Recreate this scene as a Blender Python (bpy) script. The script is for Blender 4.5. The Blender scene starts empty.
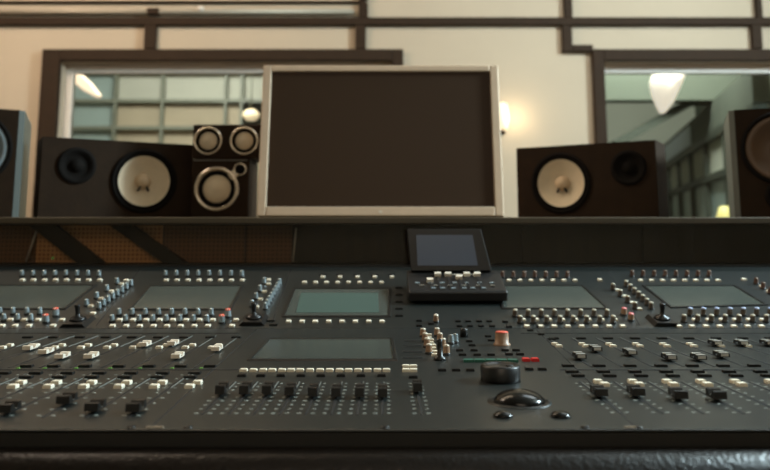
import bpy, bmesh, math, random
from mathutils import Vector, Matrix, Euler
random.seed(4)
S = bpy.context.scene
COL = S.collection
PI = math.pi

# ---------------------------------------------------------------- camera
F = 750.0; TH = math.radians(8.0); HV = 232.0
PV = HV - F*math.tan(TH)              # row of the lens axis (the lens is shifted)
CZ = 1.002
cam = bpy.data.cameras.new('camera'); co = bpy.data.objects.new('camera', cam); COL.objects.link(co)
cam.sensor_width = 36; cam.lens = 36*F/770; cam.shift_y = -(235-PV)/770
cam.clip_start = .02; cam.clip_end = 60
co.location = (0, 0, CZ); co.rotation_euler = (PI/2+TH, 0, 0)
cam.dof.use_dof = True; cam.dof.focus_distance = .92; cam.dof.aperture_fstop = 4.8
cam.dof.aperture_blades = 7
S.camera = co

def ray(u, v):
    up = PV-v
    return Vector((u-385, F*math.cos(TH)-up*math.sin(TH), F*math.sin(TH)+up*math.cos(TH)))
O = Vector((0, 0, CZ))
ZD = .85
def low(u, v, z=ZD):
    d = ray(u, v); return O + d*((z-CZ)/d.z)
def wal(u, v, Y):
    d = ray(u, v); return O + d*(Y/d.y)
CREASE = low(385, 328).y
FRONT = low(385, 428).y
AL = math.atan(.232)
CR = Vector((0, CREASE, ZD)); NU = Vector((0, -math.sin(AL), math.cos(AL)))
def upp(u, v):
    d = ray(u, v); return O + d*(NU.dot(CR-O)/NU.dot(d))
def on(u, v):                         # point of the desk under a photo measurement + the tilt there
    return (upp(u, v), AL) if v < 328 else (low(u, v), 0.0)
TOPY = upp(385, 267).y; TOPZ = upp(385, 267).z

# ---------------------------------------------------------------- materials
def nodes(name):
    m = bpy.data.materials.new(name); m.use_nodes = True
    nt = m.node_tree; return m, nt, nt.nodes['Principled BSDF']
def lin(c):
    return tuple((x/255/12.92 if x/255 <= .04045 else ((x/255+.055)/1.055)**2.4) for x in c)+(1,)
def mat(name, rgb, rough=.5, metal=0, spec=.5, var=.0, scale=40, bump=0, bscale=200, emit=0, coat=0):
    m, nt, b = nodes(name)
    c = lin(rgb)
    b.inputs['Base Color'].default_value = c
    b.inputs['Roughness'].default_value = rough
    b.inputs['Metallic'].default_value = metal
    b.inputs['Specular IOR Level'].default_value = spec
    b.inputs['Coat Weight'].default_value = coat
    tc = nt.nodes.new('ShaderNodeTexCoord')
    if var:
        n = nt.nodes.new('ShaderNodeTexNoise'); n.inputs['Scale'].default_value = scale; n.inputs['Detail'].default_value = 5
        nt.links.new(tc.outputs['Object'], n.inputs['Vector'])
        r = nt.nodes.new('ShaderNodeMapRange'); r.inputs[1].default_value = .3; r.inputs[2].default_value = .7
        r.inputs[3].default_value = 1-var; r.inputs[4].default_value = 1+var
        nt.links.new(n.outputs['Fac'], r.inputs[0])
        x = nt.nodes.new('ShaderNodeVectorMath'); x.operation = 'SCALE'; x.inputs[0].default_value = c[:3]
        nt.links.new(r.outputs[0], x.inputs['Scale']); nt.links.new(x.outputs[0], b.inputs['Base Color'])
    if bump:
        n = nt.nodes.new('ShaderNodeTexNoise'); n.inputs['Scale'].default_value = bscale; n.inputs['Detail'].default_value = 4
        nt.links.new(tc.outputs['Object'], n.inputs['Vector'])
        bp = nt.nodes.new('ShaderNodeBump'); bp.inputs['Strength'].default_value = bump; bp.inputs['Distance'].default_value = .002
        nt.links.new(n.outputs['Fac'], bp.inputs['Height']); nt.links.new(bp.outputs[0], b.inputs['Normal'])
    if emit:
        b.inputs['Emission Color'].default_value = c; b.inputs['Emission Strength'].default_value = emit
    return m
M = {}
M['deck'] = mat('desk_lacquer', (21, 27, 26), .38, .0, .65, var=.06, scale=18, bump=.05, bscale=900)
M['groove'] = mat('seam_black', (8, 8, 8), .8)
M['lip'] = mat('slot_metal_lip', (132, 134, 128), .35, .2)  # slot edge strip, light grey painting the glint of its bevel
M['slot'] = mat('slot_black', (6, 6, 6), .7)
M['tick'] = mat('printed_marks', (196, 206, 200), .6)
M['chassis'] = mat('chassis_black', (24, 21, 18), .5)
M['leather'] = mat('armrest_leather', (20, 13, 8), .36, 0, .3, var=.2, scale=60, bump=.4, bscale=260)
M['black'] = mat('black_plastic', (17, 15, 13), .38)
M['blackcap'] = mat('fader_black', (20, 18, 16), .4)
M['capline'] = mat('cap_line_grey', (98, 94, 86), .5)
M['cream'] = mat('cream_plastic', (226, 214, 196), .45)
M['white'] = mat('white_button', (236, 226, 204), .5)
M['knob'] = mat('knob_grey', (146, 158, 162), .26, .3)
M['knobskirt'] = mat('knob_skirt', (24, 24, 24), .4)
M['knobbrown'] = mat('knob_brown', (98, 72, 60), .4)
M['knobtan'] = mat('knob_tan', (150, 118, 92), .45)
M['knobdim'] = mat('knob_dim_brown', (84, 72, 60), .35)
M['knobtip'] = mat('knob_tip_grey', (186, 178, 158), .4)
M['red'] = mat('red_cap', (220, 96, 74), .45)
M['pink'] = mat('pink_cap', (226, 120, 122), .45)
M['bluew'] = mat('pale_blue_cap', (170, 188, 226), .4)
M['chrome'] = mat('chrome', (215, 215, 210), .18, 1)
M['chromeplate'] = mat('polished_cap_plate', (224, 222, 214), .25, .4)
M['silver'] = mat('brushed_silver', (214, 190, 164), .5, .3, var=.04, scale=30)
M['ring'] = mat('speaker_ring', (214, 200, 180), .25, .85)
M['green'] = mat('green_button', (44, 96, 80), .4)
M['redb'] = mat('red_button', (206, 44, 40), .4)
M['darkbtn'] = mat('dark_button', (20, 20, 19), .4)
M['ledg'] = mat('green_led', (84, 130, 60), .4, emit=.35)
M['ledr'] = mat('red_led', (230, 70, 60), .4, emit=1.2)
M['ledo'] = mat('amber_led', (230, 150, 60), .4, emit=1.0)
M['screen'] = mat('touch_screen', (72, 77, 72), .22, 0, .9)
M['screenrim'] = mat('screen_rim', (20, 20, 18), .4)
M['screenlit'] = mat('lit_screen', (72, 90, 84), .3, emit=.02)
M['monitor'] = mat('monitor_glass', (56, 37, 20), .5, 0, .25)
M['cab'] = mat('speaker_black_wood', (40, 27, 15), .7, 0, .15, var=.15, scale=30, bump=.2, bscale=150)
M['cabside'] = mat('speaker_side', (84, 88, 84), .3, .2)
M['baffle'] = mat('speaker_baffle', (30, 24, 20), .7, 0, .3)
M['rubber'] = mat('rubber_surround', (14, 10, 7), .85, 0, .15)
M['paper'] = mat('paper_cone', (214, 196, 168), .75, var=.04, scale=60)
M['conedust'] = mat('dust_cap', (205, 180, 148), .6)
M['conegrey'] = mat('grey_cone', (120, 132, 138), .4, .2)
M['conebrown'] = mat('brown_cone', (96, 72, 52), .45)
M['wallp'] = mat('wall_paint', (178, 162, 140), .85, var=.025, scale=3)
M['trim'] = mat('brown_timber', (45, 31, 18), .75, 0, .2, var=.08, scale=20)
M['sash'] = mat('white_sash', (214, 204, 192), .5)
M['floor'] = mat('floor_timber', (92, 72, 54), .5, var=.15, scale=8)
M['ceil'] = mat('ceiling_paint', (190, 182, 168), .9, var=.03, scale=5)
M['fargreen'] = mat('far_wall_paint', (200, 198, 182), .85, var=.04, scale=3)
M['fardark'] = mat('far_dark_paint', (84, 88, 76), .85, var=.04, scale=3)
M['beamdark'] = mat('dark_beam_paint', (58, 62, 52), .6)
M['skylitpanel'] = mat('painted_skylight_blue', (206, 214, 222), .6)  # pale blue stands in for skylight on the bulkhead
M['farteal'] = mat('teal_panel', (170, 186, 180), .35)
M['farwarm'] = mat('warm_panel', (188, 172, 146), .7, var=.05, scale=5)
M['mullion'] = mat('green_grey_mullion', (134, 136, 120), .5)
M['metal'] = mat('conduit_metal', (158, 146, 128), .45, .4)
M['lampw'] = mat('warm_lamp_glow', (255, 226, 196), .5, emit=.85)
M['lampw2'] = mat('warm_lamp_small', (250, 224, 182), .5, emit=.75)
M['lampc'] = mat('pendant_glow', (255, 238, 222), .5, emit=.8)
M['lampy'] = mat('yellow_lamp_glow', (236, 218, 140), .5, emit=.6)
M['rod'] = mat('pale_rod', (200, 206, 204), .4)
M['brace'] = mat('brace_black', (16, 13, 11), .6)
M['remote'] = mat('remote_black', (24, 22, 21), .42)
M['remscreen'] = mat('remote_display', (66, 76, 92), .3, 0, .6, emit=.12)

def glass(name, tint, refl):
    m = bpy.data.materials.new(name); m.use_nodes = True; nt = m.node_tree; nt.nodes.clear()
    o = nt.nodes.new('ShaderNodeOutputMaterial'); mx = nt.nodes.new('ShaderNodeMixShader')
    t = nt.nodes.new('ShaderNodeBsdfTransparent'); t.inputs[0].default_value = tint+(1,)
    g = nt.nodes.new('ShaderNodeBsdfGlossy'); g.inputs['Roughness'].default_value = .04
    fr = nt.nodes.new('ShaderNodeFresnel'); fr.inputs['IOR'].default_value = refl
    nt.links.new(fr.outputs[0], mx.inputs[0]); nt.links.new(t.outputs[0], mx.inputs[1]); nt.links.new(g.outputs[0], mx.inputs[2])
    nt.links.new(mx.outputs[0], o.inputs['Surface']); return m
M['glass'] = glass('window_glass', (.93, .965, .95), 1.5)
M['smoke'] = glass('smoked_cover', (.85, .8, .74), 1.35)

# perforated sheet: a grid of small holes in object space
def perforated(name, base, hole, pitch):
    m, nt, b = nodes(name)
    tc = nt.nodes.new('ShaderNodeTexCoord')
    sc = nt.nodes.new('ShaderNodeVectorMath'); sc.operation = 'SCALE'; sc.inputs['Scale'].default_value = 1/pitch
    fr = nt.nodes.new('ShaderNodeVectorMath'); fr.operation = 'FRACTION'
    sb = nt.nodes.new('ShaderNodeVectorMath'); sb.operation = 'SUBTRACT'; sb.inputs[1].default_value = (.5, .5, .5)
    ml = nt.nodes.new('ShaderNodeVectorMath'); ml.operation = 'MULTIPLY'; ml.inputs[1].default_value = (1, 0, 1)
    ln = nt.nodes.new('ShaderNodeVectorMath'); ln.operation = 'LENGTH'
    lt = nt.nodes.new('ShaderNodeMath'); lt.operation = 'LESS_THAN'; lt.inputs[1].default_value = .3
    mx = nt.nodes.new('ShaderNodeMix'); mx.data_type = 'RGBA'
    mx.inputs[6].default_value = lin(base); mx.inputs[7].default_value = lin(hole)
    L = nt.links.new
    L(tc.outputs['Object'], sc.inputs[0]); L(sc.outputs[0], fr.inputs[0]); L(fr.outputs[0], sb.inputs[0]); L(sb.outputs[0], ml.inputs[0])
    L(ml.outputs[0], ln.inputs[0]); L(ln.outputs['Value'], lt.inputs[0]); L(lt.outputs[0], mx.inputs[0]); L(mx.outputs[2], b.inputs['Base Color'])
    b.inputs['Roughness'].default_value = .6
    return m
M['perf'] = perforated('perforated_brown', (220, 172, 120), (150, 112, 74), .0092)
M['perf2'] = perforated('perforated_dark', (124, 92, 64), (88, 64, 44), .0092)

# ---------------------------------------------------------------- mesh builder
class MB:
    def __init__(s): s.v = []; s.f = []; s.m = []; s.sm = []; s.names = []
    def mi(s, m):
        if m not in s.names: s.names.append(m)
        return s.names.index(m)
    def add(s, vs, fs, m, smooth=False, T=None):
        b = len(s.v)
        s.v += [tuple(T @ Vector(p)) if T else tuple(p) for p in vs]
        k = s.mi(m)
        for f in fs: s.f.append([b+i for i in f]); s.m.append(k); s.sm.append(smooth)
        return s
    def box(s, x0, x1, y0, y1, z0, z1, m, T=None):
        vs = [(x, y, z) for z in (z0, z1) for y in (y0, y1) for x in (x0, x1)]
        return s.add(vs, [(0, 2, 3, 1), (4, 5, 7, 6), (0, 1, 5, 4), (2, 6, 7, 3), (0, 4, 6, 2), (1, 3, 7, 5)], m, False, T)
    def prism(s, poly, axis, a0, a1, m, smooth=False, T=None):
        # poly: list of 2D points; axis 'x': points are (y,z); 'y': (x,z); 'z': (x,y)
        def P(p, a): return {'x': (a, p[0], p[1]), 'y': (p[0], a, p[1]), 'z': (p[0], p[1], a)}[axis]
        n = len(poly); vs = [P(p, a0) for p in poly]+[P(p, a1) for p in poly]
        fs = [(i, (i+1) % n, n+(i+1) % n, n+i) for i in range(n)]
        s.add(vs, fs, m, smooth, T); b = len(s.v)-2*n
        k = s.mi(m)
        for f in ([b+i for i in range(n)][::-1], [b+n+i for i in range(n)]): s.f.append(f); s.m.append(k); s.sm.append(False)
        return s
    def lathe(s, prof, m, n=24, axis='z', c=(0, 0, 0), T=None, smooth=True, caps=True, sx=1.0):
        vs = []
        for (r, h) in prof:
            for i in range(n):
                a = 2*PI*i/n; p, q = r*math.cos(a)*sx, r*math.sin(a)
                w = {'z': (p, q, h), 'y': (p, h, q), 'x': (h, p, q)}[axis]
                vs.append((w[0]+c[0], w[1]+c[1], w[2]+c[2]))
        fs = [(j*n+i, j*n+(i+1) % n, (j+1)*n+(i+1) % n, (j+1)*n+i) for j in range(len(prof)-1) for i in range(n)]
        if caps:
            if prof[0][0] > 1e-6: fs.append(tuple(range(n))[::-1])
            if prof[-1][0] > 1e-6: fs.append(tuple((len(prof)-1)*n+i for i in range(n)))
        return s.add(vs, fs, m, smooth, T)
    def bar(s, a, b, r, m, n=12, smooth=True):
        a = Vector(a); b = Vector(b); d = b-a
        T = Matrix.Translation(a) @ d.to_track_quat('Z', 'Y').to_matrix().to_4x4()
        return s.lathe([(r, 0), (r, d.length)], m, n, T=T, smooth=smooth)
    def holed(s, x0, x1, z0, z1, y, cx, cz, r, depth, m, n=48):   # rectangle with a round hole facing -y, hole wall to depth
        ang = sorted([2*PI*i/n for i in range(n)]+[math.atan2(z-cz, x-cx) % (2*PI) for x in (x0, x1) for z in (z0, z1)])
        inn, out, dep = [], [], []
        for a in ang:
            c, q = math.cos(a), math.sin(a); t = 1e9
            if c > 1e-9: t = min(t, (x1-cx)/c)
            if c < -1e-9: t = min(t, (x0-cx)/c)
            if q > 1e-9: t = min(t, (z1-cz)/q)
            if q < -1e-9: t = min(t, (z0-cz)/q)
            out.append((cx+c*t, y, cz+q*t)); inn.append((cx+c*r, y, cz+q*r)); dep.append((cx+c*r, y+depth, cz+q*r))
        k = len(ang)
        fs = [(i, (i+1) % k, k+(i+1) % k, k+i) for i in range(k)]+[(k+i, k+(i+1) % k, 2*k+(i+1) % k, 2*k+i) for i in range(k)]
        fs.append(tuple(2*k+i for i in range(k)))
        return s.add(out+inn+dep, fs, m)
    def mesh(s, name, recalc=True):
        me = bpy.data.meshes.new(name); me.from_pydata(s.v, [], s.f)
        for nme in s.names: me.materials.append(M[nme])
        me.polygons.foreach_set('material_index', s.m); me.polygons.foreach_set('use_smooth', s.sm)
        me.update()
        if recalc:
            bm = bmesh.new(); bm.from_mesh(me); bmesh.ops.recalc_face_normals(bm, faces=bm.faces); bm.to_mesh(me); bm.free()
        return me
    def build(s, name, parent=None, loc=(0, 0, 0), rot=(0, 0, 0), bevel=0, seg=2, **kw):
        return link(name, s.mesh(name), parent, loc, rot, bevel, seg)
def link(name, me, parent=None, loc=(0, 0, 0), rot=(0, 0, 0), bevel=0, seg=2):
    o = bpy.data.objects.new(name, me); COL.objects.link(o)
    o.parent = parent; o.location = loc; o.rotation_euler = rot
    if bevel:
        b = o.modifiers.new('edge', 'BEVEL'); b.width = bevel; b.segments = seg; b.limit_method = 'ANGLE'; b.angle_limit = .7
    return o
def tag(o, label=None, cat=None, group=None, kind=None):
    for k, v in (('label', label), ('category', cat), ('group', group), ('kind', kind)):
        if v: o[k] = v
    return o
def empty(name, loc=(0, 0, 0), rot=(0, 0, 0), **kw):
    o = bpy.data.objects.new(name, None); COL.objects.link(o); o.location = loc; o.rotation_euler = rot
    o.empty_display_size = .1
    return tag(o, **kw)

# ---------------------------------------------------------------- room shell
WY = 3.6
XL, XR = -3.6, 3.6; YB = -2.6; ZC = 3.0
FY = 8.6
def struct(mb, name, **k): return tag(mb.build(name, **k), kind='structure')
struct(MB().box(XL-.1, XR+.1, YB-.1, FY+.1, -.1, 0, 'floor'), 'floor')
struct(MB().box(XL-.1, XR+.1, YB-.1, FY+.1, ZC, ZC+.1, 'ceil'), 'ceiling')
struct(MB().box(XL-.12, XL, YB, WY, 0, ZC, 'wallp'), 'wall_left')
struct(MB().box(XR, XR+.12, YB, WY, 0, ZC, 'wallp'), 'wall_right')
struct(MB().box(XL, XR, YB-.12, YB, 0, ZC, 'wallp'), 'wall_front')
# back wall with the two window openings
wl0 = wal(60, 100, WY).x; wl1 = wal(392, 100, WY).x; wz = wal(0, 62, WY).z
wr0 = wal(604, 100, WY).x; wr1 = wr0+1.75; wb = .78
b = MB()
for x0, x1, z0, z1 in ((XL, wl0, 0, ZC), (wl1, wr0, 0, ZC), (wr1, XR, 0, ZC), (wl0, wl1, 0, wb), (wl0, wl1, wz, ZC), (wr0, wr1, 0, wb), (wr0, wr1, wz, ZC)):
    b.box(x0, x1, WY, WY+.16, z0, z1, 'wallp')
struct(b, 'wall_back')
def window(n, x0, x1, side):
    e = empty('window_%d' % n, ((x0+x1)/2, WY, wb), kind='structure')
    w = (x1-x0)/2; h = wz-wb
    fl = (60-42)/750*WY if side == 'l' else 11.5/750*WY
    ft = 12/750*WY
    f = MB()
    f.box(-w-fl, -w, -.035, .0, -.08, h+ft, 'trim').box(w, w+.055, -.035, 0, -.08, h+ft, 'trim')
    f.box(-w, w, -.035, 0, h, h+ft, 'trim').box(-w, w, -.035, 0, -.08, 0, 'trim')
    f.build('window_frame', e, bevel=.004)
    s = MB(); t = .03; ts = .033 if side == 'l' else .014
    s.box(-w, -w+ts, .05, .09, 0, h, 'sash').box(w-t, w, .05, .09, 0, h, 'sash').box(-w+ts, w-t, .05, .09, h-.045, h, 'sash').box(-w+ts, w-t, .05, .09, 0, .03, 'sash')
    s.build('window_sash', e, bevel=.003)
    MB().box(-w+ts, w-t, .066, .072, .03, h-.045, 'glass').build('glass_pane', e)
window(1, wl0, wl1, 'l'); window(2, wr0, wr1, 'r')
# timber battens on the back wall
tn = [0]
def batten(u0, u1, v0, v1, d=.028):
    a = wal(u0, v0, WY); c = wal(u1, v1, WY); tn[0] += 1
    b = wal(u0, v0, WY-d); 
    struct(MB().box(a.x, c.x, WY-d, WY, c.z, a.z, 'trim'), 'trim_%d' % tn[0], bevel=.003)
e = 6
batten(-260, 1030, 18.6, 26.3)
batten(-260, 366, 1.6, 4.2, .02)
batten(146, 157, 26.4, 49.8); batten(355.5, 366, 26.4, 49.8); batten(359, 368, 4.3, 18.5); batten(359, 368, -60, 1.5)
batten(561, 571.5, -60, 18.5); batten(561, 571.5, 26.4, 52.8); batten(571.6, 591.8, 46, 52.8)
batten(749, 760.5, -60, 18.5); batten(749, 760.5, 26.4, 49.6)
# conduit along the wall with a joint and a small clip
a = wal(-250, 13, WY).z
cd = empty('wall_conduit', (wal(155, 13, WY).x, WY-.022, a), label='thin grey metal conduit running high along the left part of the wall', cat='pipe')
x0 = wal(-250, 13, WY).x-cd.location.x; x1 = wal(354, 13, WY).x-cd.location.x
MB().bar((x0, 0, 0), (x1, 0, 0), .013, 'metal').build('pipe', cd)
MB().box(-.03, .03, -.016, .02, -.016, .016, 'trim').build('joint', cd, bevel=.004)
MB().lathe([(.0, -.026), (.012, -.022), (.015, -.01), (.016, .018)], 'sash', 16, 'y').build('clip', cd, (wal(202, 8, WY).x-cd.location.x, 0, .012))
# sconce half hidden by the monitor
p = wal(500, 119, WY)
sc_ = empty('wall_lamp', (p.x, WY, p.z), label='small glowing wall lamp peeking out beside the monitor\'s right edge', cat='lamp')
MB().box(-.02, .02, -.02, 0, -.075, .06, 'trim').build('back_plate', sc_, bevel=.004)
MB().lathe([(.012, -.065), (.028, -.055), (.034, 0), (.028, .06), (.016, .07)], 'lampw2', 20).build('lamp_shade', sc_, (0, -.055, 0))
MB().lathe([(.006, -.085), (.016, -.08), (.016, -.065)], 'trim', 16).build('lamp_base', sc_, (0, -.055, 0))

# ---------------------------------------------------------------- room beyond the windows
struct(MB().box(XL-.12, XL, WY+.16, FY, 0, ZC, 'fargreen'), 'wall_far_left')
struct(MB().box(XL, XR, FY, FY+.12, 0, ZC, 'fargreen'), 'wall_far_back')
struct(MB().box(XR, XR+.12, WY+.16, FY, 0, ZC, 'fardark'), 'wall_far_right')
struct(MB().box(.45, .57, WY+.16, FY, 0, ZC, 'fardark'), 'far_light_divider')  # hidden divider added so the two far rooms are lit differently
# glazed partition seen through the left window
PY = 6.2
gp = empty('glazed_partition', (0, PY, 0), label='glazed partition with a green grey grid seen through the left window', cat='partition')
px = lambda u: wal(u, 100, PY).x
pz = lambda v: wal(0, v, PY).z
g = MB()
for u in (116, 163, 226, 242, 300, 345): g.box(px(u)-.011, px(u)+.011, -.03, .03, 0, ZC, 'mullion')
for v in (72, 101, 128): g.box(px(60), px(400), -.022, .022, pz(v)-.014, pz(v)+.014, 'mullion')
g.build('grid_frame', gp)
g = MB(); g.box(px(116), px(163), .06, .07, 0, pz(103), 'farwarm').build('warm_panel', gp)
g = MB(); g.box(px(163), px(242), .06, .07, 0, pz(103), 'farwarm').build('warm_panel', gp)
g = MB(); g.box(px(242), px(400), .06, .07, 0, pz(125), 'farwarm').build('warm_panel', gp)
g = MB(); g.box(px(116), px(400), .06, .07, pz(100), pz(-20), 'fargreen').build('pale_panel', gp)
g = MB(); g.box(px(40), px(114), .06, .07, 0, ZC, 'farteal').build('teal_panel', gp)
# slanted strip lamp seen at the left of the left window
LY = 4.6
q = [wal(u, v, LY) for u, v in ((71, 80), (75, 74.5), (84, 76), (92, 84), (101, 96), (97, 98), (84, 91))]
cq = sum(q, Vector())/len(q)
lp = empty('angled_lamp', cq, label='bright slanted lamp glowing in the left window, at its upper left corner', cat='lamp')
MB().prism([(v.x-cq.x, v.z-cq.z) for v in q], 'y', -.03, .03, 'lampw').build('diffuser', lp, bevel=.01)
MB().bar((0, 0, .02), (0, 0, ZC-cq.z), .004, 'mullion').build('hanger', lp)
LY = 5.4; p = wal(251, 115, LY)
lp = empty('round_lamp', p, label='small round warm lamp glowing in the left window, left of the monitor', cat='lamp')
MB().lathe([(0, -.045), (.035, -.038), (.062, -.01), (.062, .01), (.035, .038), (0, .045)], 'lampw2', 24).build('globe', lp)
MB().bar((0, 0, .04), (0, 0, ZC-p.z), .004, 'mullion').build('hanger', lp)
# pendant seen through the right window
LY = 4.45; s = LY/750
def PX(u, v): w = wal(u, v, LY); return (w.x, w.z)
q = [PX(*t) for t in ((650, 83), (652, 76), (657, 70.5), (668, 69), (680, 69.5), (686, 71), (683, 79), (678, 91), (672, 104), (665, 113), (661, 114), (657, 106), (652, 94))]
cx = sum(a[0] for a in q)/len(q); cz = sum(a[1] for a in q)/len(q)
lp = empty('pendant_lamp', (cx, LY, cz), label='large bright tapered pendant lamp glowing in the right window', cat='lamp')
def rounded(q, cx, cz, ry, m):            # solid of the outline with a swelling depth
    b = MB(); n = len(q); rings = []
    for k, (sc, dy) in enumerate(((.25, -1), (.7, -.75), (.93, -.4), (1, 0), (.93, .4), (.7, .75), (.25, 1))):
        rings += [((x-cx)*sc, dy*ry, (z-cz)*sc) for x, z in q]
    fs = [(j*n+i, j*n+(i+1) % n, (j+1)*n+(i+1) % n, (j+1)*n+i) for j in range(6) for i in range(n)]
    fs += [tuple(range(n))[::-1], tuple(6*n+i for i in range(n))]
    return b.add(rings, fs, m, True)
rounded(q, cx, cz, .09, 'lampc').build('lamp_shade', lp)
MB().bar((.0, 0, .05), (0, 0, ZC-cz), .005, 'mullion').build('hanger', lp)
# side glazing that recedes to the left, seen through the right window
z0_ = wal(0, 100, 5.05).z
gx0, gy0 = 2.0, 3.95; dx, dy = math.sin(math.radians(13.5)), math.cos(math.radians(13.5))
L = 4.6
gs = empty('side_glazing', (gx0, gy0, 0), (0, 0, -math.radians(13.5)), label='long glazed screen with dark rails receding behind the right window', cat='partition')
MB().box(-.036, -.031, L*.45, L-.02, 1.695, 1.85, 'skylitpanel').build('bulkhead_panel', gs)  # far part of the bulkhead, its skylit brightness put into the colour
g = MB()
for i in range(7):
    y = .15+i*.7; g.box(-.03, .03, y-.03, y+.03, 0, 1.63, 'beamdark')
for z in (1.38, 1.66): g.box(-.035, .035, 0, L, z-.025, z+.025, 'beamdark')
g.build('frame', gs)
MB().box(.0, .01, .0, L, 0, 1.36, 'farteal').build('lower_panel', gs)
MB().box(.0, .01, .0, L, 1.4, 1.64, 'fargreen').build('upper_panel', gs)
MB().box(-.03, .06, 0, L, 1.69, z0_-.01, 'fardark').build('bulkhead', gs)
# dark soffit beams and the pale end panel
sb = empty('ceiling_beam', (1.6, 5.2, 0), label='dark diagonal ceiling beam seen through the right window below the pendant lamp', cat='beam')
pa = wal(612, 146, 5.2); pb = wal(692, 101, 5.2); pc = wal(800, 98, 5.2)
b = MB()
for A, B in ((pa, pb), (pb, pc)):
    A = A-sb.location; B = B-sb.location
    b.add([(A.x, -.05, A.z-.03), (B.x, -.05, B.z-.03), (B.x, -.05, B.z+.03), (A.x, -.05, A.z+.03), (A.x, .05, A.z-.03), (B.x, .05, B.z-.03), (B.x, .05, B.z+.03), (A.x, .05, A.z+.03)],
          [(0, 1, 2, 3), (4, 7, 6, 5), (0, 4, 5, 1), (1, 5, 6, 2), (2, 6, 7, 3), (3, 7, 4, 0)], 'beamdark')
b.build('beam', sb)
dp = empty('dark_soffit', (1.9, 5.05, 0), label='grey green soffit band across the top of the right window', cat='soffit')
z0 = wal(0, 100, 5.05).z
MB().box(-1.3, 1.6, 0, .12, z0, z0+.6, 'fardark').build('soffit_board', dp)
p = wal(725, 214, 4.4)
lp = empty('table_lamp', (p.x, 4.4, p.z), label='small yellow lamp glowing low in the right window', cat='lamp')
MB().lathe([(.045, -.05), (.05, -.02), (.03, .04), (.02, .045)], 'lampy', 20).build('lamp_shade', lp)
MB().lathe([(.06, -(p.z-.0)), (.06, -(p.z-.02)), (.008, -(p.z-.03)), (.008, -.05)], 'mullion', 16).build('stand', lp)

# ---------------------------------------------------------------- mixing console
CXW = 1.25                                   # half width, beyond the frame on both sides
CL = Vector((0, 1.1, 0))
con = empty('mixing_console', CL, label='large dark grey audio mixing console filling the whole foreground', cat='mixing console')
def part(mb, name, loc=(0, 0, 0), rot=(0, 0, 0), **k): return mb.build(name, con, Vector(loc)-CL, rot, **k)
TB = TOPY+.004
# lower body: side profile swept across
prof = [(FRONT, ZD-.001), (CREASE, ZD-.001), (TOPY, TOPZ-.001), (TB+.1, TOPZ-.001), (TB+.1, ZD-.16), (FRONT+.1, ZD-.16), (FRONT+.012, ZD-.06), (FRONT, ZD-.03)]
part(MB().prism(prof, 'x', -CXW, CXW, 'chassis'), 'chassis')
for sx in (-1, 1):
    b = MB().box(sx*1.0-.06, sx*1.0+.06, FRONT+.2, TB+.02, 0, ZD-.161, 'chassis')
    part(b, 'pedestal', bevel=.01)
# deck skins (thin plates) with seams
part(MB().box(-CXW, CXW, FRONT-.004, CREASE, ZD-.002, ZD, 'deck'), 'lower_panel', bevel=.0008)
part(MB().box(-CXW, CXW, 0, (Vector((0, TOPY, TOPZ))-CR).length, -.002, 0, 'deck'), 'upper_panel', loc=CR, rot=(AL, 0, 0), bevel=.0008)
# front lip and padded armrest
part(MB().box(-CXW, CXW, FRONT-.0045, FRONT+.002, wal(385, 446, FRONT).z, ZD-.0025, 'chassis'), 'front_lip')
pr = []
zl = wal(385, 446, FRONT).z
y1, z1 = FRONT-.0046, zl+.0005
for i in range(11):
    a = PI/2*i/10
    pr.append((y1-.026*math.sin(a), z1-.032+.032*math.cos(a)))
pr += [(y1-.024, z1-.06), (y1-.018, z1-.075), (y1, z1-.085), (y1, z1-.010)]
part(MB().prism(pr, 'x', -CXW, CXW, 'leather', True), 'armrest')
# seams
def seam(u0, v0, u1, v1, w=.0012):
    (a, t), (c, _) = on(u0, v0), on(u1, v1)
    d = c-a; ang = math.atan2(d.x, math.hypot(d.y, d.z))
    b = MB().box(-w/2, w/2, 0, d.length, -.0006, .0003, 'groove')
    o = part(b, 'panel_seam', loc=a, rot=(0, 0, 0))
    o.rotation_mode = 'QUATERNION'; o.rotation_quaternion = d.to_track_quat('Y', 'Z')
for x in (-CXW+.01,):
    pass
a = low(385, 328.5)
part(MB().box(-CXW, CXW, a.y, a.y+.0035, ZD-.0005, ZD+.0004, 'groove'), 'panel_seam')
a = low(385, 370.2); c = low(243, 370)
part(MB().box(-CXW, low(238, 370).x, a.y, a.y+.0022, ZD-.0005, ZD+.0005, 'groove'), 'panel_seam')
part(MB().box(low(560, 370).x, CXW, a.y, a.y+.0022, ZD-.0005, ZD+.0005, 'groove'), 'panel_seam')
a = low(385, 333.5)
part(MB().box(-CXW, low(240, 333).x, a.y, a.y+.002, ZD-.0005, ZD+.0005, 'groove'), 'panel_seam')
part(MB().box(low(520, 333).x, CXW, a.y, a.y+.002, ZD-.0005, ZD+.0005, 'groove'), 'panel_seam')
seam(149, 429, 256.5, 329.5); seam(637, 429, 536, 329.5, .001)
seam(271, 326, 291, 269); seam(96, 326, 140, 269)
seam(640, 326, 607, 269)
# small screws / latches at the front edge
for u in (131, 188, 385, 585, 638):
    a = low(u, 427.6)
    part(MB().lathe([(.0035, 0), (.0035, .0008), (.0025, .0014), (0, .0014)], 'black', 14), 'screw', loc=a)
for u in (155, 633):
    a = low(u, 428)
    part(MB().box(-.007, .007, -.0012, .0012, 0, .0012, 'metal'), 'edge_clip', loc=a, bevel=.0004)

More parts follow.
